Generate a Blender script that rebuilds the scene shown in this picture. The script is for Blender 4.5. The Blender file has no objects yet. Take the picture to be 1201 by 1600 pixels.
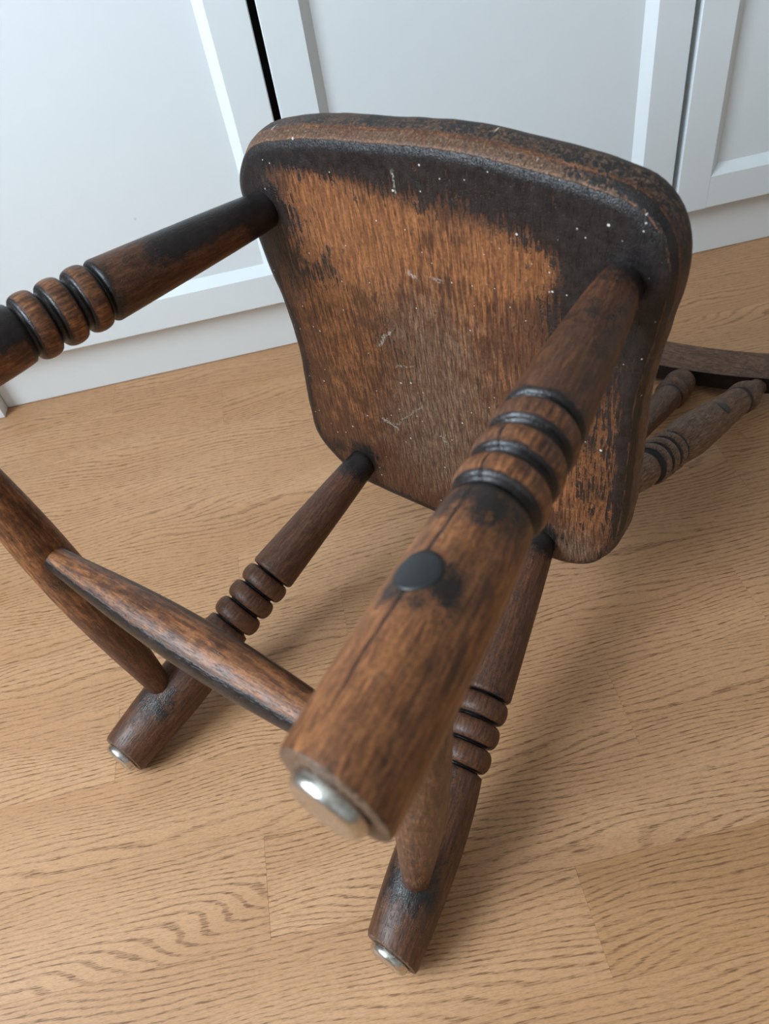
import bpy, bmesh, math, random
from mathutils import Vector, Matrix, noise as mnoise

random.seed(7)
scene = bpy.context.scene
COL = scene.collection

# ------------------------------------------------------------------ camera
cam_data = bpy.data.cameras.new('camera')
cam = bpy.data.objects.new('camera', cam_data)
COL.objects.link(cam)
CR = ((0.974174, -0.176912, -0.140312), (-0.224687, -0.697878, -0.680061), (0.02239, 0.694023, -0.719604))
CAM = Vector((-0.001949, -1.142666, 0.748051))
right, down, fwd = (Vector(v) for v in CR)
M = Matrix.Identity(4)
for i in range(3):
    M[i][0], M[i][1], M[i][2], M[i][3] = right[i], -down[i], -fwd[i], CAM[i]
cam.matrix_world = M
cam_data.sensor_fit = 'HORIZONTAL'
cam_data.sensor_width = 36.0
cam_data.lens = 36.0 * 1200.96 / 1201.0
cam_data.clip_start = 0.02
cam_data.dof.use_dof = True
cam_data.dof.focus_distance = 0.78
cam_data.dof.aperture_fstop = 11.5
scene.camera = cam

# ------------------------------------------------------------------ world, daylight, exposure
world = bpy.data.worlds.new('world')
scene.world = world
world.use_nodes = True
world.node_tree.nodes['Background'].inputs[0].default_value = (0.62, 0.76, 1.0, 1)
world.node_tree.nodes['Background'].inputs[1].default_value = 1.0

WIN_Y0, WIN_Y1, WIN_Z0, WIN_Z1, WIN_X = -2.10, -0.40, 0.80, 2.10, -1.45
ld = bpy.data.lights.new('window_daylight', 'AREA')
ld.shape = 'RECTANGLE'
ld.size = WIN_Y1 - WIN_Y0 - 0.14
ld.size_y = WIN_Z1 - WIN_Z0 - 0.14
ld.energy = 120
ld.color = (0.755, 0.895, 1.0)
lo = bpy.data.objects.new('window_daylight', ld)
COL.objects.link(lo)
lo.location = (WIN_X - 0.10, (WIN_Y0 + WIN_Y1) / 2, (WIN_Z0 + WIN_Z1) / 2)
lo.rotation_euler = Vector((1, 0, 0)).to_track_quat('-Z', 'Z').to_euler()

vs = scene.view_settings
vs.view_transform = 'Standard'
vs.look = 'None'
vs.exposure = 0.0
vs.gamma = 1.0
vs.use_curve_mapping = False

# ------------------------------------------------------------------ node helper
class NT:
    def __init__(self, name):
        self.mat = bpy.data.materials.new(name)
        self.mat.use_nodes = True
        self.t = self.mat.node_tree
        self.bsdf = self.t.nodes['Principled BSDF']
        self._tc = None

    def n(self, kind): return self.t.nodes.new(kind)

    def put(self, sock, v):
        if isinstance(v, bpy.types.NodeSocket):
            self.t.links.new(v, sock)
        elif isinstance(v, (tuple, list)) and len(v) == 3 and sock.type == 'RGBA':
            sock.default_value = (*v, 1)
        else:
            sock.default_value = v

    def obj(self):
        if not self._tc: self._tc = self.n('ShaderNodeTexCoord')
        return self._tc.outputs['Object']

    def m(self, op, a, b=0.0, c=None):
        k = self.n('ShaderNodeMath'); k.operation = op
        self.put(k.inputs[0], a); self.put(k.inputs[1], b)
        if c is not None: self.put(k.inputs[2], c)
        return k.outputs[0]

    def add(self, *xs):
        r = xs[0]
        for x in xs[1:]: r = self.m('ADD', r, x)
        return r

    def mul(self, a, b): return self.m('MULTIPLY', a, b)
    def sub(self, a, b): return self.m('SUBTRACT', a, b)
    def mad(self, a, b, c): return self.m('MULTIPLY_ADD', a, b, c)

    def vm(self, op, a, b):
        k = self.n('ShaderNodeVectorMath'); k.operation = op
        self.put(k.inputs[0], a); self.put(k.inputs[1], b)
        return k.outputs[0]

    def sep(self, v):
        k = self.n('ShaderNodeSeparateXYZ'); self.put(k.inputs[0], v)
        return k.outputs

    def comb(self, x, y, z):
        k = self.n('ShaderNodeCombineXYZ')
        for s, v in zip(k.inputs, (x, y, z)): self.put(s, v)
        return k.outputs[0]

    def noise(self, vec, scale=1.0, detail=3.0, rough=0.55, dist=0.0):
        k = self.n('ShaderNodeTexNoise')
        self.put(k.inputs['Vector'], vec); self.put(k.inputs['Scale'], scale)
        k.inputs['Detail'].default_value = detail; k.inputs['Roughness'].default_value = rough
        k.inputs['Distortion'].default_value = dist
        return k.outputs['Fac']

    def vor(self, vec, scale, feature='F1', rand=1.0):
        k = self.n('ShaderNodeTexVoronoi'); k.feature = feature
        self.put(k.inputs['Vector'], vec); k.inputs['Scale'].default_value = scale
        k.inputs['Randomness'].default_value = rand
        return k

    def smooth(self, v, a, b, lo=0.0, hi=1.0):
        k = self.n('ShaderNodeMapRange'); k.interpolation_type = 'SMOOTHSTEP'
        self.put(k.inputs[0], v); self.put(k.inputs[1], a); self.put(k.inputs[2], b)
        k.inputs[3].default_value = lo; k.inputs[4].default_value = hi
        return k.outputs[0]

    def mix(self, f, a, b, mode='MIX'):
        k = self.n('ShaderNodeMix'); k.data_type = 'RGBA'; k.blend_type = mode
        self.put(k.inputs[0], f); self.put(k.inputs[6], a); self.put(k.inputs[7], b)
        return k.outputs[2]

    def attr(self, name):
        k = self.n('ShaderNodeAttribute'); k.attribute_name = name
        return k.outputs['Fac']

    def bump(self, h, strength=0.3, dist=0.001, prev=None):
        k = self.n('ShaderNodeBump')
        k.inputs['Strength'].default_value = strength; k.inputs['Distance'].default_value = dist
        self.put(k.inputs['Height'], h)
        if prev is not None: self.put(k.inputs['Normal'], prev)
        return k.outputs[0]

    def out(self, color=None, rough=None, metal=None, normal=None, spec=None, coat=None, coat_rough=None):
        b = self.bsdf.inputs
        for nm, v in (('Base Color', color), ('Roughness', rough), ('Metallic', metal), ('Normal', normal),
                      ('Specular IOR Level', spec), ('Coat Weight', coat), ('Coat Roughness', coat_rough)):
            if v is not None: self.put(b[nm], v)
        return self.mat

# ------------------------------------------------------------------ materials
def mat_white_paint(name, col, rough=0.38):
    t = NT(name)
    o = t.obj()
    nz = t.noise(o, 35, 4)
    c = t.mix(t.mul(t.smooth(nz, .35, .75), .10), col, tuple(v * .9 for v in col))
    # a few tiny chips and splashes
    v = t.vor(o, 17)
    rnd = t.sep(v.outputs['Color'])[0]
    spot = t.mul(t.smooth(v.outputs['Distance'], .045, .02), t.smooth(rnd, .80, .82))
    c = t.mix(t.mul(spot, .55), c, (.46, .40, .33))
    return t.out(c, t.mad(nz, .1, rough - .05), normal=t.bump(t.noise(o, 160, 3), .04, .0006))

M_DOOR = mat_white_paint('white_door_paint', (.765, .81, .835))
M_PLINTH = mat_white_paint('white_plinth', (.76, .785, .79), .42)
M_CARCASS = mat_white_paint('cream_carcass', (.66, .60, .52), .5)
M_WALL = mat_white_paint('plaster_wall', (.60, .585, .555), .8)
M_DARKVOID = NT('gap_shade_black').out((.008, .009, .012), .7)  # near-black colour for the shade inside the cabinet gap
M_WORKTOP = None

def mat_floor():
    t = NT('oak_laminate')
    o = t.obj()
    info = t.n('ShaderNodeObjectInfo')
    rnd = info.outputs['Random']
    s = t.sep(o)
    x, y = t.add(s[0], t.mul(rnd, 37.0)), t.add(s[1], t.mul(rnd, 11.0))
    # cathedral figure: growth bands bent by a slow wander along the board
    wander = t.noise(t.comb(t.mul(x, 3.2), t.mul(y, 13.0), 0.0), 1.0, 1.5, .5)
    wander2 = t.noise(t.comb(t.mul(x, 30.0), t.mul(y, 150.0), 3.0), 1.0, 2.0, .6)
    slope = t.mul(t.sub(t.m('FRACT', t.mul(rnd, 7.3)), .5), 90.0)
    ph = t.add(t.mul(y, 980.0), t.mul(x, slope), t.mul(wander, 78.0), t.mul(wander2, 3.6))
    band = t.mad(t.m('SINE', ph), .5, .5)
    bandmask = t.smooth(t.noise(t.comb(t.mul(x, 4.0), t.mul(y, 26.0), 7.0), 1.0, 1.0), .30, .62)
    # short pore dashes along the grain
    yy = t.add(y, t.mul(x, .03))
    dash = t.noise(t.comb(t.mul(x, 55.0), t.mul(yy, 900.0), 0.0), 1.0, 2.0, .6)
    dash2 = t.noise(t.comb(t.mul(x, 200.0), t.mul(yy, 2200.0), 5.0), 1.0, 1.0, .6)
    pores = t.smooth(dash, .47, .66)
    pores2 = t.smooth(dash2, .48, .66)
    dark = t.add(t.mul(t.mul(t.smooth(band, .62, 1.0), t.mad(pores, .75, .25)), t.mad(bandmask, .70, .50)),
                 t.mul(pores, .22), t.mul(pores2, .28))
    base = t.mix(t.smooth(wander, .3, .7), (.620, .348, .180), (.545, .292, .144))
    base = t.mix(t.sep(info.outputs['Color'])[0], base, (.440, .222, .092))
    c = t.mix(t.m('MINIMUM', t.mul(dark, 1.0), .9), base, (.175, .078, .034))
    v = t.vor(t.comb(x, y, 0.0), 9)
    speck = t.mul(t.smooth(v.outputs['Distance'], .025, .012), t.smooth(t.sep(v.outputs['Color'])[1], .86, .88))
    c = t.mix(t.mul(speck, .6), c, (.75, .68, .58))
    bmp = t.bump(t.add(t.mul(pores, -.6), t.mul(pores2, -.4)), .14, .0006)
    return t.out(c, t.mad(dash, .12, .40), normal=bmp, spec=.42)
M_FLOOR = mat_floor()
M_SUBFLOOR = NT('underlay').out((.10, .07, .045), .9)

def mat_wood(name, crack=None, grain_axis='z', seat=False):
    """Old stained elm: vertex attributes dark (black stain left; also shade under the crest rail), orange (worn to bare), grey (dusty)."""
    t = NT(name)
    o = t.obj()
    s = t.sep(o)
    if grain_axis == 'z': g = t.comb(t.mul(s[0], 1.0), t.mul(s[1], 1.0), t.mul(s[2], .12)); gl, ga, gb = s[2], s[0], s[1]
    elif grain_axis == 'y': g = t.comb(s[0], t.mul(s[1], .10), s[2]); gl, ga, gb = s[1], s[0], s[2]
    else: g = t.comb(t.mul(s[0], .10), s[1], s[2]); gl, ga, gb = s[0], s[1], s[2]
    dark, orange, grey = t.attr('dark'), t.attr('orange'), t.attr('grey')
    streak = t.noise(g, 330, 4, .66, .3)
    streak2 = t.noise(g, 620, 3, .6)
    med = t.noise(o, 34, 4, .6)
    mid = t.noise(o, 95, 4, .62)
    fine = t.noise(o, 900, 2, .5)
    # growth figure: gently bent early/late wood bands
    bend = t.noise(t.comb(t.mul(ga, 14.0), t.mul(gb, 14.0), t.mul(gl, 6.0)), 1.0, 2.0)
    ringv = t.mad(t.m('SINE', t.add(t.mul(ga, 900.0), t.mul(gb, 500.0), t.mul(bend, 42.0))), .5, .5)
    pores = t.smooth(t.noise(g, 950, 2, .6), .55, .70)
    # colours
    brown = t.mix(t.smooth(streak, .35, .68), (.066, .0240, .0115), (.136, .0535, .0235))
    worn = t.mix(t.smooth(streak, .36, .66), (.160, .056, .0205), (.315, .122, .043))
    om = t.smooth(t.add(orange, t.mul(t.sub(streak, .5), 1.3 if seat else .8), t.mul(t.sub(med, .5), 1.5 if seat else 1.0), t.mul(t.sub(mid, .5), .7)), .30, .80)
    c = t.mix(om, brown, worn)
    gm = t.mul(t.smooth(t.add(grey, t.mul(t.sub(mid, .5), .9), t.mul(t.sub(streak2, .5), .8), t.mul(t.sub(med, .5), .7)), .25, .9), .78)
    c = t.mix(gm, c, t.mix(t.smooth(streak2, .35, .7), (.098, .055, .034), (.212, .130, .080)))
    c = t.mix(t.mul(t.smooth(ringv, .55, 1.0), .26), c, (.040, .018, .010))
    c = t.mix(t.mul(pores, .55), c, (.016, .009, .006))
    # handling wear: fine mottling, pale nicks and short scratches
    mott = t.add(t.mul(t.sub(t.noise(o, 420, 3, .7), .5), 1.5), t.mul(t.sub(streak2, .5), 1.1), 1.0)
    c = t.vm('MULTIPLY', c, t.comb(mott, mott, mott))
    tilt = t.comb(t.add(s[0], t.mul(s[2], .55)), t.add(s[1], t.mul(s[0], -.6)), t.add(s[2], t.mul(s[1], .8)))
    nick = t.smooth(t.noise(t.vm('MULTIPLY', tilt, (1.0, .22, .35)), 520, 2, .7), .655, .72)
    c = t.mix(t.mul(t.mul(nick, t.smooth(med, .40, .62)), .55), c, (.27, .125, .055))
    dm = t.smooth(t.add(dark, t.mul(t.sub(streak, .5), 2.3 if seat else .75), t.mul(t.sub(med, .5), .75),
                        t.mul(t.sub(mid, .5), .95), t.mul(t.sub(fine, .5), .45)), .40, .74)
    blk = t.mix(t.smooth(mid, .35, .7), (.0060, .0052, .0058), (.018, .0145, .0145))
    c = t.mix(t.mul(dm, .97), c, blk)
    rough = t.add(t.mul(dm, -.12), t.mad(med, .22, .33), t.mul(gm, .16))
    if seat:
        rough = t.add(rough, .06)
        # fine spatter of white paint, thicker towards the front
        spatter = t.smooth(s[1], -.05, .20)
        for sc_, r0, th, amt in ((75, .095, .72, .95), (150, .12, .78, .85), (36, .055, .84, .95)):
            v = t.vor(t.comb(s[0], s[1], 0.0), sc_)
            rr = t.sep(v.outputs['Color'])
            sp = t.mul(t.smooth(v.outputs['Distance'], r0, r0 * .55),
                       t.smooth(t.add(rr[0], t.mul(t.sub(spatter, 1.0), .12)), th, th + .02))
            c = t.mix(t.mul(sp, amt), c, (.62, .59, .54))
        # chalky scratches: (x0,y0,x1,y1,width) in the plane of the seat; x is mirrored in the local frame
        for (x0, y0, x1, y1, w, a) in SCRATCH:
            dx, dy = x1 - x0, y1 - y0
            L = math.hypot(dx, dy)
            ux, uy = dx / L, dy / L
            px, py = t.sub(s[0], x0), t.sub(s[1], y0)
            al = t.add(t.mul(px, ux), t.mul(py, uy))
            ac = t.add(t.mul(px, -uy), t.mul(py, ux), t.mul(t.sub(t.noise(o, 90, 2), .5), .010))
            end = t.mul(t.smooth(al, -.002, .004), t.smooth(al, L + .002, L - .006))
            sm = t.mul(t.mul(t.smooth(t.m('ABSOLUTE', ac), w, w * .3), end), t.smooth(t.noise(o, 420, 3, .7), .40, .62))
            c = t.mix(t.mul(sm, a), c, (.42, .38, .33))
    if crack:
        ang = t.m('ARCTAN2', s[1], s[0])
        d = t.sub(ang, t.add(crack[0], t.mul(t.sub(t.noise(t.comb(0.0, 0.0, s[2]), 24, 3), .5), crack[3])))
        d = t.m('ABSOLUTE', t.m('WRAP', d, math.pi, -math.pi))
        w = t.mul(t.smooth(t.noise(t.comb(0.0, 0.0, s[2]), 60, 2), .25, .75), .055)
        ends = t.mul(t.smooth(s[2], crack[1], crack[1] + .012), t.smooth(s[2], crack[2], crack[2] - .03))
        cm = t.mul(t.smooth(d, t.add(w, .012), t.mul(w, .3)), ends)
        c = t.mix(t.mul(cm, .93), c, (.006, .005, .005))
    h = t.add(t.mul(streak, .5), t.mul(pores, -.5), t.mul(t.mul(mid, dm), 1.2), t.mul(t.mul(fine, dm), .6))
    if crack: h = t.add(h, t.mul(cm, -2.5))
    nrm = t.bump(h, .55 if seat else .38, .0012 if seat else .0009)
    return t.out(c, rough, normal=nrm, spec=.42)

# seat scratches, local frame (x mirrored)
SCRATCH = [(.0100, .2230, .0085, .2020, .0016, .8), (.0105, .1390, -.0010, .1320, .0028, .8),
           (-.012, .1340, -.026, .1360, .0022, .6), (.0600, .0470, .0350, .0760, .0020, .7),
           (.0740, -.0470, .0520, -.0560, .0028, .7), (.0560, -.0500, .0150, -.0100, .0016, .45),
           (-.0020, -.0420, -.0100, -.0560, .0030, .5), (.0420, .0300, .0180, .0380, .0014, .5)]
M_SEAT = mat_wood('worn_elm_seat', grain_axis='y', seat=True)
M_TURN = mat_wood('worn_turned_wood')
M_TURN_CRACK = mat_wood('cracked_turned_wood', crack=(.27, .185, .385, .22))
M_CREST = mat_wood('worn_crest_wood', grain_axis='x')
def mat_plug():
    t = NT('black_wax_plug')
    o = t.obj()
    nz = t.noise(o, 300, 4)
    return t.out(t.mix(nz, (.008, .009, .011), (.022, .024, .026)), t.mad(nz, .2, .33), normal=t.bump(nz, .2, .0005))
M_PLUG = mat_plug()
def mat_metal():
    t = NT('worn_nickel')
    o = t.obj()
    nz = t.noise(o, 240, 4, .65)
    sp = t.smooth(t.noise(o, 520, 3, .7), .58, .68)
    c = t.mix(sp, t.mix(nz, (.50, .48, .44), (.72, .70, .66)), (.17, .12, .08))
    return t.out(c, t.add(t.mad(nz, .16, .17), t.mul(sp, .3)), metal=1.0, normal=t.bump(nz, .12, .0004))
M_METAL = mat_metal()

# ------------------------------------------------------------------ object helpers
def link(name, verts, faces, mat, parent=None, smooth=False, matrix=None, attrs=None):
    me = bpy.data.meshes.new(name)
    me.from_pydata([tuple(v) for v in verts], [], faces)
    me.materials.append(mat)
    if smooth:
        me.polygons.foreach_set('use_smooth', [True] * len(me.polygons))
    for k, vals in (attrs or {}).items():
        a = me.attributes.new(k, 'FLOAT', 'POINT')
        a.data.foreach_set('value', vals)
    me.update()
    o = bpy.data.objects.new(name, me)
    COL.objects.link(o)
    if parent: o.parent = parent
    if matrix is not None: o.matrix_local = matrix
    return o

def box_data(x0, x1, y0, y1, z0, z1):
    v = [(x, y, z) for x in (x0, x1) for y in (y0, y1) for z in (z0, z1)]
    f = [(0, 1, 3, 2), (4, 6, 7, 5), (0, 4, 5, 1), (2, 3, 7, 6), (0, 2, 6, 4), (1, 5, 7, 3)]
    return v, f

def box(name, b, mat, parent=None, bevel=0.0, origin=None, seg=2):
    v, f = box_data(*b)
    c = Vector(origin) if origin else Vector(((b[0] + b[1]) / 2, (b[2] + b[3]) / 2, b[4]))
    bm = bmesh.new()
    vv = [bm.verts.new(Vector(p) - c) for p in v]
    for q in f: bm.faces.new([vv[i] for i in q])
    bmesh.ops.recalc_face_normals(bm, faces=bm.faces)
    if bevel:
        bmesh.ops.bevel(bm, geom=bm.edges[:], offset=bevel, segments=seg, affect='EDGES', profile=.6)
    me = bpy.data.meshes.new(name); bm.to_mesh(me); bm.free()
    me.materials.append(mat)
    o = bpy.data.objects.new(name, me); COL.objects.link(o)
    if parent:
        o.parent = parent
        o.location = c - parent_world(parent)
    else:
        o.location = c
    return o

def parent_world(p):
    w = Vector(p.location)
    while p.parent:
        p = p.parent; w += Vector(p.location)
    return w

def empty(name, loc):
    o = bpy.data.objects.new(name, None); COL.objects.link(o); o.location = loc
    o.empty_display_size = .05
    return o

def tag(o, label=None, cat=None, kind=None, group=None):
    if label: o['label'] = label
    if cat: o['category'] = cat
    if kind: o['kind'] = kind
    if group: o['group'] = group
    return o

# ------------------------------------------------------------------ the room
RX0, RX1, RY0, RY1, RH = -1.45, 2.6, -3.3, 0.62, 2.4
def struct(o, label): return tag(o, label, kind='structure')

floor = box('floor', (RX0 - .1, RX1 + .1, RY0 - .1, RY1 + .1, -.05, -.009), M_SUBFLOOR)
struct(floor, 'pale oak laminate floor of long strips running along the cabinets')
struct(box('ceiling', (RX0 - .1, RX1 + .1, RY0 - .1, RY1 + .1, RH, RH + .1), M_WALL), 'plain white ceiling above the kitchen')
struct(box('wall_back', (RX0 - .1, RX1 + .1, RY1, RY1 + .1, -.009, RH), M_WALL), 'white plaster wall behind the kitchen cabinets')
struct(box('wall_front', (RX0 - .1, RX1 + .1, RY0 - .1, RY0, -.009, RH), M_WALL), 'white plaster wall behind the viewer')
struct(box('wall_right', (RX1, RX1 + .1, RY0, RY1, -.009, RH), M_WALL), 'white plaster wall on the far right side')
# left wall with the window opening
bm = bmesh.new()
def addb(bm, b):
    v, f = box_data(*b)
    vv = [bm.verts.new(p) for p in v]
    for q in f: bm.faces.new([vv[i] for i in q])
for b in ((RX0 - .2, RX0, RY0, WIN_Y0, -.009, RH), (RX0 - .2, RX0, WIN_Y1, RY1, -.009, RH),
          (RX0 - .2, RX0, WIN_Y0, WIN_Y1, -.009, WIN_Z0), (RX0 - .2, RX0, WIN_Y0, WIN_Y1, WIN_Z1, RH)):
    addb(bm, b)
bmesh.ops.recalc_face_normals(bm, faces=bm.faces)
me = bpy.data.meshes.new('wall_left'); bm.to_mesh(me); bm.free(); me.materials.append(M_WALL)
wl = bpy.data.objects.new('wall_left', me); COL.objects.link(wl)
struct(wl, 'white plaster wall with the window on the left side')
win = box('window_1', (RX0 - .08, RX0 - .03, WIN_Y0, WIN_Y1, WIN_Z0, WIN_Z0 + .06), M_DOOR)
struct(win, 'white framed window that lights the floor from the left')
for b in ((RX0 - .08, RX0 - .03, WIN_Y0, WIN_Y1, WIN_Z1 - .06, WIN_Z1), (RX0 - .08, RX0 - .03, WIN_Y0, WIN_Y0 + .06, WIN_Z0 + .06, WIN_Z1 - .06),
          (RX0 - .08, RX0 - .03, WIN_Y1 - .06, WIN_Y1, WIN_Z0 + .06, WIN_Z1 - .06),
          (RX0 - .08, RX0 - .03, (WIN_Y0 + WIN_Y1) / 2 - .03, (WIN_Y0 + WIN_Y1) / 2 + .03, WIN_Z0 + .06, WIN_Z1 - .06)):
    box('window_frame', b, M_DOOR, win, .004)

# ------------------------------------------------------------------ floor strips
S0, SS = -0.0591, 0.0948
JOINTS = {-1: [-.379], 0: [-.192], 1: [-.055], 2: [-.62, .36], 3: [-.78, .52], 4: [-.182], 5: [-.056], 6: [.400],
          7: [.212], 8: [-.173], 9: [.110], 10: [-.55, .42], 11: [-.2], 12: [.3]}
rl = random.Random(3)
for k in range(-3, 26):
    y1, y0 = S0 - k * SS, S0 - (k + 1) * SS
    js = list(JOINTS.get(k, [rl.uniform(-.6, .6)]))
    while js[0] > RX0 + .3: js.insert(0, js[0] - rl.uniform(.62, .82))
    while js[-1] < RX1 - .3: js.append(js[-1] + rl.uniform(.62, .82))
    js = [RX0] + [j for j in js if RX0 + .1 < j < RX1 - .1] + [RX1]
    for a, b in zip(js[:-1], js[1:]):
        g = .00004
        pk = box('floor_plank', (a + g, b - g, y0 + g, y1 - g, -.009, 0.0), M_FLOOR, floor, .00018, seg=1)
        tone = {(9, 1): .75, (10, 1): .45, (8, 0): .12, (8, 1): .0, (7, 1): .30, (0, 1): .30, (0, 0): .10, (-1, 1): .25}.get((k, int((a + b) / 2 > JOINTS.get(k, [0])[0])), rl.uniform(0, .3))
        pk.color = (tone, 0, 0, 1)

# ------------------------------------------------------------------ kitchen cabinets
W, GAP, ST, BEV, RAIL, DEP = 0.6, .0105, .0531, .0144, .0522, .0129
HP, DT, DOORTOP = .0984, .020, .815
g2 = GAP / 2

def frame_piece(name, L, wid, parent, loc, rot):
    """One mitred frame member along +z, outer edge at x=0, front face y=0, bevel sloping in to the panel."""
    prof = [(0.0012, 0), (wid, 0), (wid + BEV, DEP), (wid + BEV, DT), (0, DT), (0, .0012)]
    v, f = [], []
    n = len(prof)
    for (x, y) in prof: v.append((x, y, MIT[0](x)))
    for (x, y) in prof: v.append((x, y, L - MIT[1](x)))
    for i in range(n):
        j = (i + 1) % n
        f.append((i, j, n + j, n + i))
    f.append(tuple(range(n))[::-1]); f.append(tuple(range(n, 2 * n)))
    m = Matrix.Translation(loc) @ rot
    o = link(name, v, f, M_DOOR, parent, matrix=m)
    bm = bmesh.new(); bm.from_mesh(o.data); bmesh.ops.recalc_face_normals(bm, faces=bm.faces); bm.to_mesh(o.data); bm.free()
    return o

MIT = None
def cabinet(x0, x1, bx0, bx1, label):
    global MIT
    root = tag(empty('base_cabinet', ((x0 + x1) / 2, .3, HP)), label, 'cabinet', group='white kitchen base cabinets')
    box('carcass', (bx0, bx1, DT + .003, .58, HP + .004, DOORTOP + .02), M_CARCASS, root, .001)
    dw, dh = x1 - x0, DOORTOP - HP
    pv = [(x0 + .02, DEP, HP + .02), (x1 - .02, DEP, HP + .02), (x1 - .02, DEP, DOORTOP - .02), (x0 + .02, DEP, DOORTOP - .02)]
    pv += [(a, DT - .001, c) for a, b, c in pv]
    rw = Vector(root.location)
    door = link('door', [Vector(p) - rw for p in pv], [(0, 1, 2, 3), (7, 6, 5, 4), (0, 4, 5, 1), (1, 5, 6, 2), (2, 6, 7, 3), (3, 7, 4, 0)], M_DOOR, root)
    # stiles run the full height; rails are cut square between them with mitred bevels
    cl = lambda w: (lambda x: max(0.0, x - w + 0.0) if x > w else 0.0)
    MIT = (lambda x: 0.0 if x <= ST + 1e-6 else RAIL + BEV, lambda x: 0.0 if x <= ST + 1e-6 else RAIL + BEV)
    I = Matrix.Identity(4)
    flip = Matrix.Scale(-1, 4, (1, 0, 0))
    frame_piece('stile', dh, ST, door, Vector((x0, 0, HP)) - rw, I)
    frame_piece('stile', dh, ST, door, Vector((x1, 0, HP)) - rw, flip)
    MIT = (lambda x: 0.0 if x <= RAIL + 1e-6 else BEV, lambda x: 0.0 if x <= RAIL + 1e-6 else BEV)
    rot = Matrix(((0, 0, 1, 0), (0, 1, 0, 0), (1, 0, 0, 0), (0, 0, 0, 1)))
    rot2 = Matrix(((0, 0, 1, 0), (0, 1, 0, 0), (-1, 0, 0, 0), (0, 0, 0, 1)))
    jg = .0003
    frame_piece('rail', dw - 2 * ST - 2 * jg, RAIL, door, Vector((x0 + ST + jg, 0, HP)) - rw, rot)
    frame_piece('rail', dw - 2 * ST - 2 * jg, RAIL, door, Vector((x0 + ST + jg, 0, DOORTOP)) - rw, rot2)
    return root

cabinet(-.566, -g2, -.566, -.035, 'white shaker base cabinet on the left, beside the wide black gap')
cabinet(g2, W - g2, .035, W - .0003, 'white shaker base cabinet in the middle, directly behind the chair seat')
cabinet(W + g2, 2 * W - g2, W + .0003, 2 * W - g2, 'white shaker base cabinet on the right, right of the narrow grey gap')
struct(box('gap_shade_strip_1', (-.034, .034, .05, .06, HP, DOORTOP), M_DARKVOID), 'added black strip standing in for the shade in the gap between two cabinets')  # strip added so the gap reads as an unlit void
t = NT('grey_worktop'); o_ = t.obj()
M_WORKTOP = t.out(t.mix(t.noise(o_, 60, 5), (.30, .29, .27), (.45, .43, .40)), .4)
tag(box('worktop', (-.57, 1.2, -.02, .60, .838, .876), M_WORKTOP, bevel=.003), 'long grey worktop lying over the white cabinets', 'worktop')
struct(box('baseboard_back', (-.5682, 1.2, .028, .044, .0012, HP + .002), M_PLINTH, bevel=.0008), 'white plinth board under the cabinet doors')
struct(box('baseboard_left', (-.95, -.5692, .001, .05, .0008, .14), M_PLINTH, bevel=.0012), 'end of a white skirting board left of the plinth')

# ------------------------------------------------------------------ the chair, tipped over on its back
T0 = Vector((0.08532, -0.568964, 0.284505))
RC = ((0.693097, -0.023491, 0.720462), (-0.720822, -0.01457, 0.692968), (0.005781, 0.999618, 0.027031))
ROT = Matrix([[-r[0], r[1], r[2]] for r in RC])          # local frame: x mirrored so that it is right-handed
chair = empty('wooden_chair', (T0.x, T0.y, 0.0))
chair.rotation_mode = 'QUATERNION'
chair.rotation_quaternion = ROT.to_quaternion()
tag(chair, 'old dark wooden chair with turned legs and spindles, lying tipped over on its back', 'chair')
OFF = ROT.transposed() @ Vector((0, 0, T0.z))            # seat underside origin in the chair's frame
def L(q): return Vector((-q[0], q[1], q[2])) + OFF        # chair coordinates (x to image right, y front, z up) -> local

def gauss(x, y, cx, cy, s): return math.exp(-((x - cx) ** 2 + (y - cy) ** 2) / (2 * s * s))
def sstep(v, a, b):
    k = max(0.0, min(1.0, (v - a) / (b - a))); return k * k * (3 - 2 * k)

# ---- seat
UND = [(-.1785, .2001), (-.1602, .2200), (-.1386, .2277), (-.0912, .2353), (-.0304, .2385), (.0248, .2409), (.0649, .2398),
       (.1055, .2353), (.1488, .2292), (.1766, .2226), (.1891, .2137), (.1972, .2040), (.2035, .1874), (.2051, .1740), (.2046, .1580),
       (.2018, .1420), (.1975, .1172), (.1928, .0880), (.1895, .0534), (.1889, .0041), (.1886, -.0431), (.1866, -.0876),
       (.1790, -.1240), (.1660, -.1475), (.1480, -.1610), (.1230, -.1680), (.060, -.1712), (-.0264, -.1702), (-.1094, -.1664),
       (-.1400, -.1585), (-.1620, -.1420), (-.1800, -.1180), (-.1822, -.0980), (-.1783, -.0514), (-.1705, .0071), (-.1715, .0661), (-.1785, .1048),
       (-.1814, .1344), (-.1862, .1700), (-.1855, .1860)]
def catmull(P, per):
    out = []
    n = len(P)
    for i in range(n):
        p0, p1, p2, p3 = (Vector(P[(i + k) % n]) for k in (-1, 0, 1, 2))
        for j in range(per):
            s = j / per
            out.append(.5 * ((2 * p1) + (p2 - p0) * s + (2 * p0 - 5 * p1 + 4 * p2 - p3) * s * s + (3 * p1 - p0 - 3 * p2 + p3) * s ** 3))
    return out
dense = catmull(UND, 12)
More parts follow.
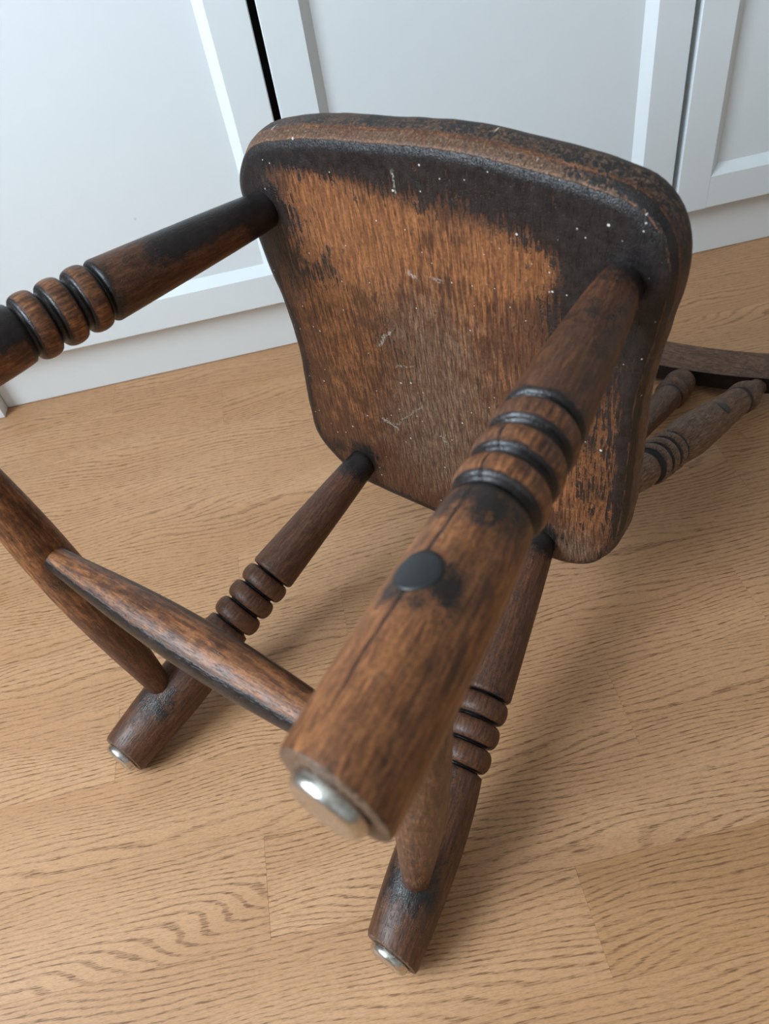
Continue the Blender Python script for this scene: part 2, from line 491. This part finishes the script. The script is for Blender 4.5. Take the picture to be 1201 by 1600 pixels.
# resample evenly
NS = 240
acc = [0.0]
for i in range(len(dense)): acc.append(acc[-1] + (dense[(i + 1) % len(dense)] - dense[i]).length)
ring = []
j = 0
for k in range(NS):
    d = acc[-1] * k / NS
    while acc[j + 1] < d: j += 1
    s = (d - acc[j]) / (acc[j + 1] - acc[j])
    ring.append(dense[j].lerp(dense[(j + 1) % len(dense)], s))
for _ in range(2):
    ring = [(ring[k - 1] + 2 * ring[k] + ring[(k + 1) % NS]) / 4 for k in range(NS)]
nor = []
for k in range(NS):
    tg = ring[(k + 2) % NS] - ring[k - 2]
    n_ = Vector((tg.y, -tg.x)).normalized()
    if n_.dot(ring[k] - Vector((0, .03))) < 0: n_ = -n_
    nor.append(n_)
for _ in range(3):
    nor = [((nor[k - 1] + 2 * nor[k] + nor[(k + 1) % NS]) / 4).normalized() for k in range(NS)]

HOLES = {'A': (-.1612, .1673), 'B': (.1743, .1670), 'C': (-.1178, -.1317), 'D': (.1086, -.1442)}
def seat_fields(x, y, d):
    yf = .2405 - .5 * x * x
    df = yf - y
    ext = .017 + .017 * sstep(x, -.16, 0) + .006 * sstep(x, .02, .10) + .025 * sstep(x, .11, .18)
    dark = .80 * sstep(df, ext * 1.75, ext * .55)
    dark += 1.0 * gauss(x, y, .170, .168, .031) + .42 * gauss(x, y, .140, .118, .028)
    dark += .9 * gauss(x, y, -.155, .172, .026) + .55 * gauss(x, y, -.145, .113, .022)
    if x < 0: dark += .75 * math.exp(-(d / .011) ** 2)
    dark += .50 * sstep(x, .125, .16) * sstep(y, -.15, -.04)
    dark += .5 * math.exp(-(d / .006) ** 2) * (1 if x > 0 or y < -.1 else .4)
    dark += .95 * gauss(x, y, -.112, -.120, .016) + .9 * gauss(x, y, .106, -.135, .020) + .55 * gauss(x, y, -.150, -.118, .008)
    dark += .35 * gauss(x, y, -.095, .118, .016) + .30 * gauss(x, y, -.04, .065, .03)
    dark += .10
    orange = (1.0 * gauss(x, y, -.085, .172, .040) + .85 * gauss(x, y, -.12, .135, .032) + .7 * gauss(x, y, -.02, .165, .035)
              + .75 * gauss(x, y, .07, .158, .032) + .9 * gauss(x, y, .112, .172, .018) + .55 * gauss(x, y, -.10, .04, .05)
              + .35 * gauss(x, y, .03, .06, .05) + .75 * gauss(x, y, .155, -.06, .05) + .65 * gauss(x, y, .168, .04, .045)
              + .35 * gauss(x, y, -.12, -.06, .04) + .25 * gauss(x, y, -.01, -.12, .05))
    grey = (.55 * gauss(x, y, .02, .00, .06) + .62 * gauss(x, y, -.02, -.08, .055) + .42 * gauss(x, y, .0, .09, .045)
            + .75 * gauss(x, y, .145, -.135, .026) + .35 * gauss(x, y, .16, .02, .04) + .3 * gauss(x, y, -.14, .10, .03))
    return max(0, min(1.3, dark)), min(1.1, orange), min(1, grey)

ctr = Vector((.005, .035))
K = 70
verts, faces, fd, fo, fg = [], [], [], [], []
def sv(p, z, fld):
    verts.append(L((p[0], p[1], z)) - OFF)
    fd.append(fld[0]); fo.append(fld[1]); fg.append(fld[2])
sv(ctr, 0.0, seat_fields(ctr.x, ctr.y, .15))
rings = []
for k in range(1, K + 1):
    s = k / K
    idx = []
    for i in range(NS):
        p = ctr.lerp(ring[i], s)
        d = (1 - s) * (ring[i] - ctr).length * .9
        wob = .0012 * mnoise.noise(Vector((p.x * 22, p.y * 9, 0))) * (1 - s ** 6)
        edge_round = .0016 * sstep(d, .004, 0)
        idx.append(len(verts)); sv(p, wob + edge_round, seat_fields(p.x, p.y, d))
    rings.append(idx)
def outset(i, a, b):   # a at the sides, b at the front
    n_ = nor[i]
    w = abs(n_.y) if n_.y > 0 else 0
    return ring[i] + n_ * (a * (1 - w) + b * w)
side = [(.0022, .0015, .0022), (.0065, .0030, .0045), (.0100, .0042, .0064), (.0112, .0047, .0072), (.0122, .0049, .0075),
        (.0160, .0052, .0082), (.0220, .0054, .0087), (.0290, .0052, .0090), (.0340, .0040, .0082), (.0368, .0015, .0058), (.0380, -.0030, .0010)]
for q, (z, a, b) in enumerate(side):
    idx = []
    for i in range(NS):
        wob = .0007 * mnoise.noise(Vector((ring[i].x * 55, ring[i].y * 55, q * .3)))
        p = outset(i, a + wob, b + wob)
        x, y = ring[i]
        # worn chamfer: brown along the front, black at the right corner; worn ridge line; dark outer edge
        cham = q < 3
        rightish = sstep(x, .10, .19)
        if cham:
            dk = .24 + .85 * rightish + (.35 if x < -.165 and y < .15 else 0); og = .02 * (1 - rightish); gy = .62
            if q == 0: dk, og = dk * .45, .60
        elif q in (3, 4): dk, og, gy = .20 + .3 * rightish, .50, .1
        else: dk, og, gy = .56 + (.06 if y > .1 else -.25), .0, .75
        idx.append(len(verts)); sv(p, z, (dk, og, gy))
    rings.append(idx)
for s, dz in ((.97, .0388), (.90, .0370), (.75, .0330), (.5, .0300), (.25, .0300)):
    idx = []
    for i in range(NS):
        p = ctr.lerp(outset(i, -.003, .001), s)
        idx.append(len(verts)); sv(p, dz, (.35, .2, .1))
    rings.append(idx)
top_c = len(verts); sv(ctr, .0305, (.35, .2, .1))
for i in range(NS):
    j = (i + 1) % NS
    faces.append((0, rings[0][j], rings[0][i]))
    for a, b in zip(rings[:-1], rings[1:]): faces.append((a[i], a[j], b[j], b[i]))
    faces.append((rings[-1][i], rings[-1][j], top_c))
def fixn(o):
    bm = bmesh.new(); bm.from_mesh(o.data); bmesh.ops.recalc_face_normals(bm, faces=bm.faces); bm.to_mesh(o.data); bm.free()
seat = link('seat', verts, faces, M_SEAT, chair, True, Matrix.Translation(OFF), {'dark': fd, 'orange': fo, 'grey': fg})
fixn(seat)
seat['label'] = 'thick worn seat board seen from below, orange wear and black stain'

# ---- turned members
def lathe(name, prof, P0, P1, mat, parent, fields, nseg=64, xdir=(0, 1, 0), cut=False):
    """prof: (distance along, radius); local z runs P0 -> P1 and local x leans towards the chair's +y."""
    p0, p1 = L(P0), L(P1)
    zax = (p1 - p0).normalized()
    length = (p1 - p0).length
    xd = Vector((-xdir[0], xdir[1], xdir[2]))
    xax = (xd - zax * xd.dot(zax)).normalized()
    yax = zax.cross(xax)
    m = Matrix((( xax.x, yax.x, zax.x, p0.x), (xax.y, yax.y, zax.y, p0.y), (xax.z, yax.z, zax.z, p0.z), (0, 0, 0, 1)))
    verts, faces, A, B, Cc = [], [], [], [], []
    def put(z, r, a, fl):
        verts.append((r * math.cos(a), r * math.sin(a), z)); A.append(fl[0]); B.append(fl[1]); Cc.append(fl[2])
    n = len(prof)
    for (u, r) in prof:
        for i in range(nseg):
            a = 2 * math.pi * i / nseg
            nl = xax * math.cos(a) + yax * math.sin(a)
            nc = (-nl.x, nl.y, nl.z)                 # chair coordinates
            rr = r * (1 + .012 * math.sin(2 * a + 1.0) * (1 if r > .012 else 0))
            z = u * length
            if cut and u > .88:      # foot sawn level with the ground the chair stands on
                z -= sstep(u, .88, .99) * rr * nl.z / zax.z
            put(z, rr, a, fields(u, r, nc, a))
    for k in range(n - 1):
        for i in range(nseg):
            j = (i + 1) % nseg
            faces.append((k * nseg + i, k * nseg + j, (k + 1) * nseg + j, (k + 1) * nseg + i))
    faces.append(tuple(range(nseg))[::-1]); faces.append(tuple((n - 1) * nseg + i for i in range(nseg)))
    mm = parent_inv(parent) @ m
    o = link(name, verts, faces, mat, parent, True, mm, {'dark': A, 'orange': B, 'grey': Cc})
    FRAME[o.name] = m
    return o, m, length

FRAME = {}
def parent_inv(p):
    return FRAME[p.name].inverted() if p.name in FRAME else Matrix.Identity(4)

def leg_profile(g1, g4, crown=.92, power=.52, r_top=.0165, r_sh=.0256, r_bead=.0268, r_gr=.0212, r_low=.0236, r_max=.0292, r_foot=.0268):
    P = [(-.03, r_top * .9), (0.0, r_top)]
    n = 14
    usl = g1 - .012
    for k in range(1, n + 1):
        s = k / n
        P.append((usl * s, r_top + (r_sh - r_top) * (s ** .85)))
    P += [(usl + .004, r_sh - .0002), (usl + .008, r_sh - .0012), (usl + .0105, r_sh - .0026), (g1, r_gr + .0002)]
    w = (g4 - g1) / 3
    for b in range(3):
        u0 = g1 + b * w
        for k in range(0, 13):
            th = math.pi * (k / 12)
            # bead bulging out of the groove line
            rr = r_gr + (r_bead - r_gr) * (math.sin(th) ** power if 0 < k < 12 else 0)
            uu = u0 + w * (1 - crown) / 2 + w * crown * (.5 - .5 * math.cos(th))
            P.append((uu, rr))
    P += [(g4 + .001, r_gr + .0004), (g4 + .006, r_low), (g4 + .016, r_low + .0006)]
    m = 16
    for k in range(1, m + 1):
        s = k / m
        u = g4 + .016 + (.992 - g4 - .016) * s
        bell = math.sin(math.pi * min(1.0, (s * .92) ** .8)) 
        base = r_low + .0006 + (r_foot - r_low - .0006) * s
        P.append((u, base + (r_max - max(r_low, r_foot) + .0006) * max(0, bell)))
    P += [(.9965, r_foot), (.9985, r_foot - .0001), (1.0, r_foot - .0006), (1.0, .0150)]
    return P

LEGS = {'A': ((-.161207, .167313, 0), (-.231592, .187672, -.392953), .4255, .5966),
        'B': ((.174273, .166952, 0), (.231981, .185713, -.390268), .4063, .5889),
        'C': ((-.1178, -.13166, 0), (-.175497, -.24775, -.388649), .4055, .5732),
        'D': ((.108575, -.144191, 0), (.171268, -.249706, -.38262), .4222, .5939)}
def at(n, u):
    a, b = Vector(LEGS[n][0]), Vector(LEGS[n][1])
    return a + (b - a) * u

def groove(u, r, g1, g4, wide):
    if g1 - .014 < u < g4 + .010:
        return sstep(r, .0264, .0246) if wide else sstep(r, .0250, .0215)
    return 0

def leg_fields(n):
    g1, g4 = LEGS[n][2], LEGS[n][3]
    def F(u, r, nc, a):
        g = groove(u, r, g1, g4, n in 'AB')
        ny, nx = nc[1], nc[0]
        if n == 'A':
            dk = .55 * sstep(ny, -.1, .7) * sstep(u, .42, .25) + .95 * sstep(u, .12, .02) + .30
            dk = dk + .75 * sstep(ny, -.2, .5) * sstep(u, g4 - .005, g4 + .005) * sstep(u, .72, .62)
            if g1 < u < g4: dk = .12
            og = .28 + .25 * sstep(u, .35, .5); gy = .18
        elif n == 'B':
            dk = .50 * sstep(u, .10, .0) + .28
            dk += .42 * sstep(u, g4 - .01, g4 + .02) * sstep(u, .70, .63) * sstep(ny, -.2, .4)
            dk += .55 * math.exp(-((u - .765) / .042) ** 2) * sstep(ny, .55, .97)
            dk += .20 * math.exp(-((u - .2) / .12) ** 2)
            if g1 < u < g4: dk = .12
            og = .22 + .48 * sstep(u, .36, .62); gy = .12 * sstep(u, .4, .1)
        elif n == 'C':
            dk = .75 * sstep(u, .10, .0) + .34 + .3 * math.exp(-((u - .83) / .05) ** 2) * sstep(ny, .3, .8)
            if g1 < u < g4: dk = .22
            og = .10 + .18 * sstep(u, .6, .9); gy = .05
        else:
            dk = .75 * sstep(u, .08, .0) + .36 + .35 * math.exp(-((u - .86) / .05) ** 2) * sstep(ny, .2, .8)
            if g1 < u < g4: dk = .26
            og = .10 + .16 * sstep(u, .75, .95); gy = .10
        if u > .998: return .0, .25, 1.1       # bare end grain
        return max(dk, g * 1.15), og * (1 - g), gy * (1 - g)
    return F

def cap_profile(R=.0186, H=.0085):
    P = [(0.0, R * .98), (.25 * H, R)]
    for k in range(1, 7):
        th = math.pi / 2 * k / 6
        P.append((H * (.35 + .65 * math.sin(th)), R - .0045 * (1 - math.cos(th))))
    P += [(H * .97, R * .55), (H * .93, R * .3), (H * .93, .0005)]
    return P

legs = {}
for n in 'ABCD':
    a, b, g1, g4 = LEGS[n]
    kw = {'A': dict(crown=.80, power=.62, r_gr=.0206), 'B': dict(crown=.80, power=.62, r_gr=.0206, r_foot=.0275),
          'C': dict(r_foot=.0246, r_gr=.0182, power=.70, crown=.93), 'D': dict(r_foot=.0246, r_max=.0285, r_gr=.0182, power=.70, crown=.93)}[n]
    o, m, ln = lathe('leg', leg_profile(g1, g4, **kw), a, b, M_TURN_CRACK if n == 'B' else M_TURN, chair, leg_fields(n), 72, cut=True)
    legs[n] = o
    ax = Vector((0, 0, -1))
    p0 = Vector(b) - ax * .0004
    lathe('metal_glide', [(z / .0085, r) for z, r in cap_profile()], p0, p0 + ax * .0085, M_METAL, o, lambda *q: (0, 0, 0), 48)

def plug(u, n, nd, rad, leg_r, parent, mat=M_PLUG, axis=None, taper=0.0):
    """slightly proud round plug following the curve of the turned member"""
    a, b = axis if axis else (Vector(LEGS[n][0]), Vector(LEGS[n][1]))
    c = Vector(a) + (Vector(b) - Vector(a)) * u
    zax = (Vector(b) - Vector(a)).normalized()
    nd = Vector(nd); nd = (nd - zax * nd.dot(zax)).normalized()
    tx = zax.cross(nd)
    vs, fs = [], []
    R, S = 8, 32
    vs.append(L(c + nd * (leg_r + .0006)))
    for k in range(1, R + 2):
        rr = rad * min(1, k / R)
        for i in range(S):
            th = 2 * math.pi * i / S
            p, q = rr * math.cos(th), rr * math.sin(th)
            h = math.sqrt(max(1e-8, leg_r ** 2 - p * p)) + (.0006 if k <= R else -.004) - (.0003 if k == R else 0) + taper * q
            vs.append(L(c + tx * p + zax * q + nd * h))
    for i in range(S):
        j = (i + 1) % S
        fs.append((0, 1 + i, 1 + j))
        for k in range(R): fs.append((1 + k * S + i, 1 + (k + 1) * S + i, 1 + (k + 1) * S + j, 1 + k * S + j))
    o = link('plug', vs, fs, mat, parent, True, parent_inv(parent))
    fixn(o)
    o['label'] = 'round black plug'
    return o
plug(.758, 'B', (-.25, .97, 0), .0120, .0282, legs['B'])

# ---- stretchers
def stretcher_profile(r0, r1, rm, ends=(.0, 1.0)):
    P = []
    n = 40
    for k in range(n + 1):
        s = k / n
        e = r0 + (r1 - r0) * s
        bul = math.sin(math.pi * s) ** 1.25
        P.append((s, e + (rm - e) * bul))
    return P
sA, sB, sC, sD = at('A', .8295), at('B', .778), at('C', .8162), at('D', .8600)
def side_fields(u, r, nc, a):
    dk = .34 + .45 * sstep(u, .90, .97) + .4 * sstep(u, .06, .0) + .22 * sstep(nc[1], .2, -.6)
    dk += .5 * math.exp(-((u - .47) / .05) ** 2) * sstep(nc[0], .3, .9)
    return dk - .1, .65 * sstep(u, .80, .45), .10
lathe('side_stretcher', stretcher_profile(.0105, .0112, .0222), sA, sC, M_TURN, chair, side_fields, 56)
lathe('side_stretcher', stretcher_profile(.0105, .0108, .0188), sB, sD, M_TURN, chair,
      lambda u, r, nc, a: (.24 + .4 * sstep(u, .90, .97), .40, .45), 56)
m0, m1 = sA + (sC - sA) * .42, sB + (sD - sB) * .45
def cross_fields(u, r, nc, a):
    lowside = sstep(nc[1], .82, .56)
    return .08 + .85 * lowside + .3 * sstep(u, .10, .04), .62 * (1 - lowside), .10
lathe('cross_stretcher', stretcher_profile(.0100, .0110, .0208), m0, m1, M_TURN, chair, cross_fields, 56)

# ---- back: two turned posts, two spindles and a curved crest rail
def beads(P, u0, u1, n, rg, rb):
    w = (u1 - u0) / n
    for b in range(n):
        for k in range(0, 9):
            th = math.pi * k / 8
            P.append((u0 + b * w + w * (.12 + .76 * (.5 - .5 * math.cos(th))), rg + (rb - rg) * (math.sin(th) ** .6 if 0 < k < 8 else 0)))
def curve_r(P, keys, n=5):
    for (u0, r0), (u1, r1) in zip(keys[:-1], keys[1:]):
        for k in range(1, n + 1):
            s = k / n; P.append((u0 + (u1 - u0) * s, r0 + (r1 - r0) * (s * s * (3 - 2 * s) * .5 + s * .5)))
pp = [(-.02, .012), (0, .0130)]
curve_r(pp, [(0, .0130), (.12, .0165), (.215, .0195)])
pp += [(.225, .0190), (.235, .0175)]
beads(pp, .24, .375, 3, .0172, .0232)
pp += [(.380, .0190), (.386, .0222)]
curve_r(pp, [(.386, .0222), (.48, .0252), (.60, .0236), (.72, .0205), (.81, .0186)])
pp += [(.818, .0178), (.824, .0165), (.830, .0178), (.838, .0205)]
curve_r(pp, [(.838, .0205), (.875, .0208), (.90, .0185), (.94, .0135), (.98, .0115)], 4)
pp += [(1.02, .0110)]
def post_fields(u, r, nc, a):
    g = 1.0 if (.375 < u < .384 or .812 < u < .836) else 0
    if .23 < u < .378: g = max(g, sstep(r, .0226, .0205))
    return max(.0 + .15 * sstep(u, .55, .40) * sstep(u, .385, .39), g * .95), .50, .85
sp = [(-.02, .011), (0, .0115)]
curve_r(sp, [(0, .0115), (.25, .0150), (.40, .0115), (.55, .0128), (.72, .0172), (.80, .0182)])
sp += [(.804, .0176), (.808, .0168), (.813, .0180)]
curve_r(sp, [(.813, .0180), (.828, .0218), (.850, .0218), (.862, .0190)], 4)
sp += [(.868, .0168), (.876, .0160), (.884, .0172)]
curve_r(sp, [(.884, .0172), (.905, .0212), (.925, .0216), (.948, .0195), (.968, .0140), (.985, .0115)], 4)
sp += [(1.02, .0110)]
def spin_fields(u, r, nc, a):
    g = 1.0 if (.803 < u < .815 or .862 < u < .884) else 0
    return max(.25, g * .95), .16, .50
for sgn in (1, -1):
    a, b = (sgn * .152, -.100, .033), (sgn * .193, -.262, .465)
    post, _, _ = lathe('back_post', pp, a, b, M_TURN, chair, post_fields, 56)
    plug(.635, None, (.43 * sgn, .86, .28), .0095, .0233, post, axis=(a, b), taper=-.056)
    lathe('spindle', sp, (sgn * .120, -.138, .033), (sgn * .094, -.279, .465), M_TURN, chair, spin_fields, 48)

# crest rail: board bent forward at its ends
def crest_y(x): return -.268 + .60 * x * x
TH = .0262
cv, cf, cd = [], [], []
NX = 48
sec = [(0, 0.0), (.0015, .0), (.030, -.0008), (.0585, 0), (.060, .0012), (.0612, .004), (.0612, TH - .004), (.058, TH - .0005), (.030, TH), (.002, TH), (0, TH - .002), (0, .0015)]
HALF = .240
for k in range(NX + 1):
    x = -HALF + 2 * HALF * k / NX
    e = min(1, (HALF - abs(x)) / .035)
    sc_ = math.sqrt(max(0.0, 1 - (1 - e) ** 2)) * .75 + .25
    tx = 1.2 * x
    nx_, ny_ = -tx / math.hypot(1, tx), 1 / math.hypot(1, tx)
    for (w, d) in sec:
        zz = .46 + .0306 + (w - .0306) * sc_
        p = (x - nx_ * d, crest_y(x) - ny_ * d, zz)
        cv.append(L(p) - OFF)
ns = len(sec)
for k in range(NX):
    for i in range(ns):
        j = (i + 1) % ns
        cf.append((k * ns + i, k * ns + j, (k + 1) * ns + j, (k + 1) * ns + i))
cf.append(tuple(range(ns))); cf.append(tuple(NX * ns + i for i in range(ns)))
nn = len(cv)
crest = link('crest_rail', cv, cf, M_CREST, chair, False, Matrix.Translation(OFF), {'dark': [1.0 if sec[i % len(sec)][0] < .001 else .10 for i in range(nn)], 'orange': [.45] * nn, 'grey': [.75] * nn})  # underside edge black: its shade put into the colour, along with black stain
fixn(crest)

scene.cycles.use_denoising = True
scene.cycles.max_bounces = 6
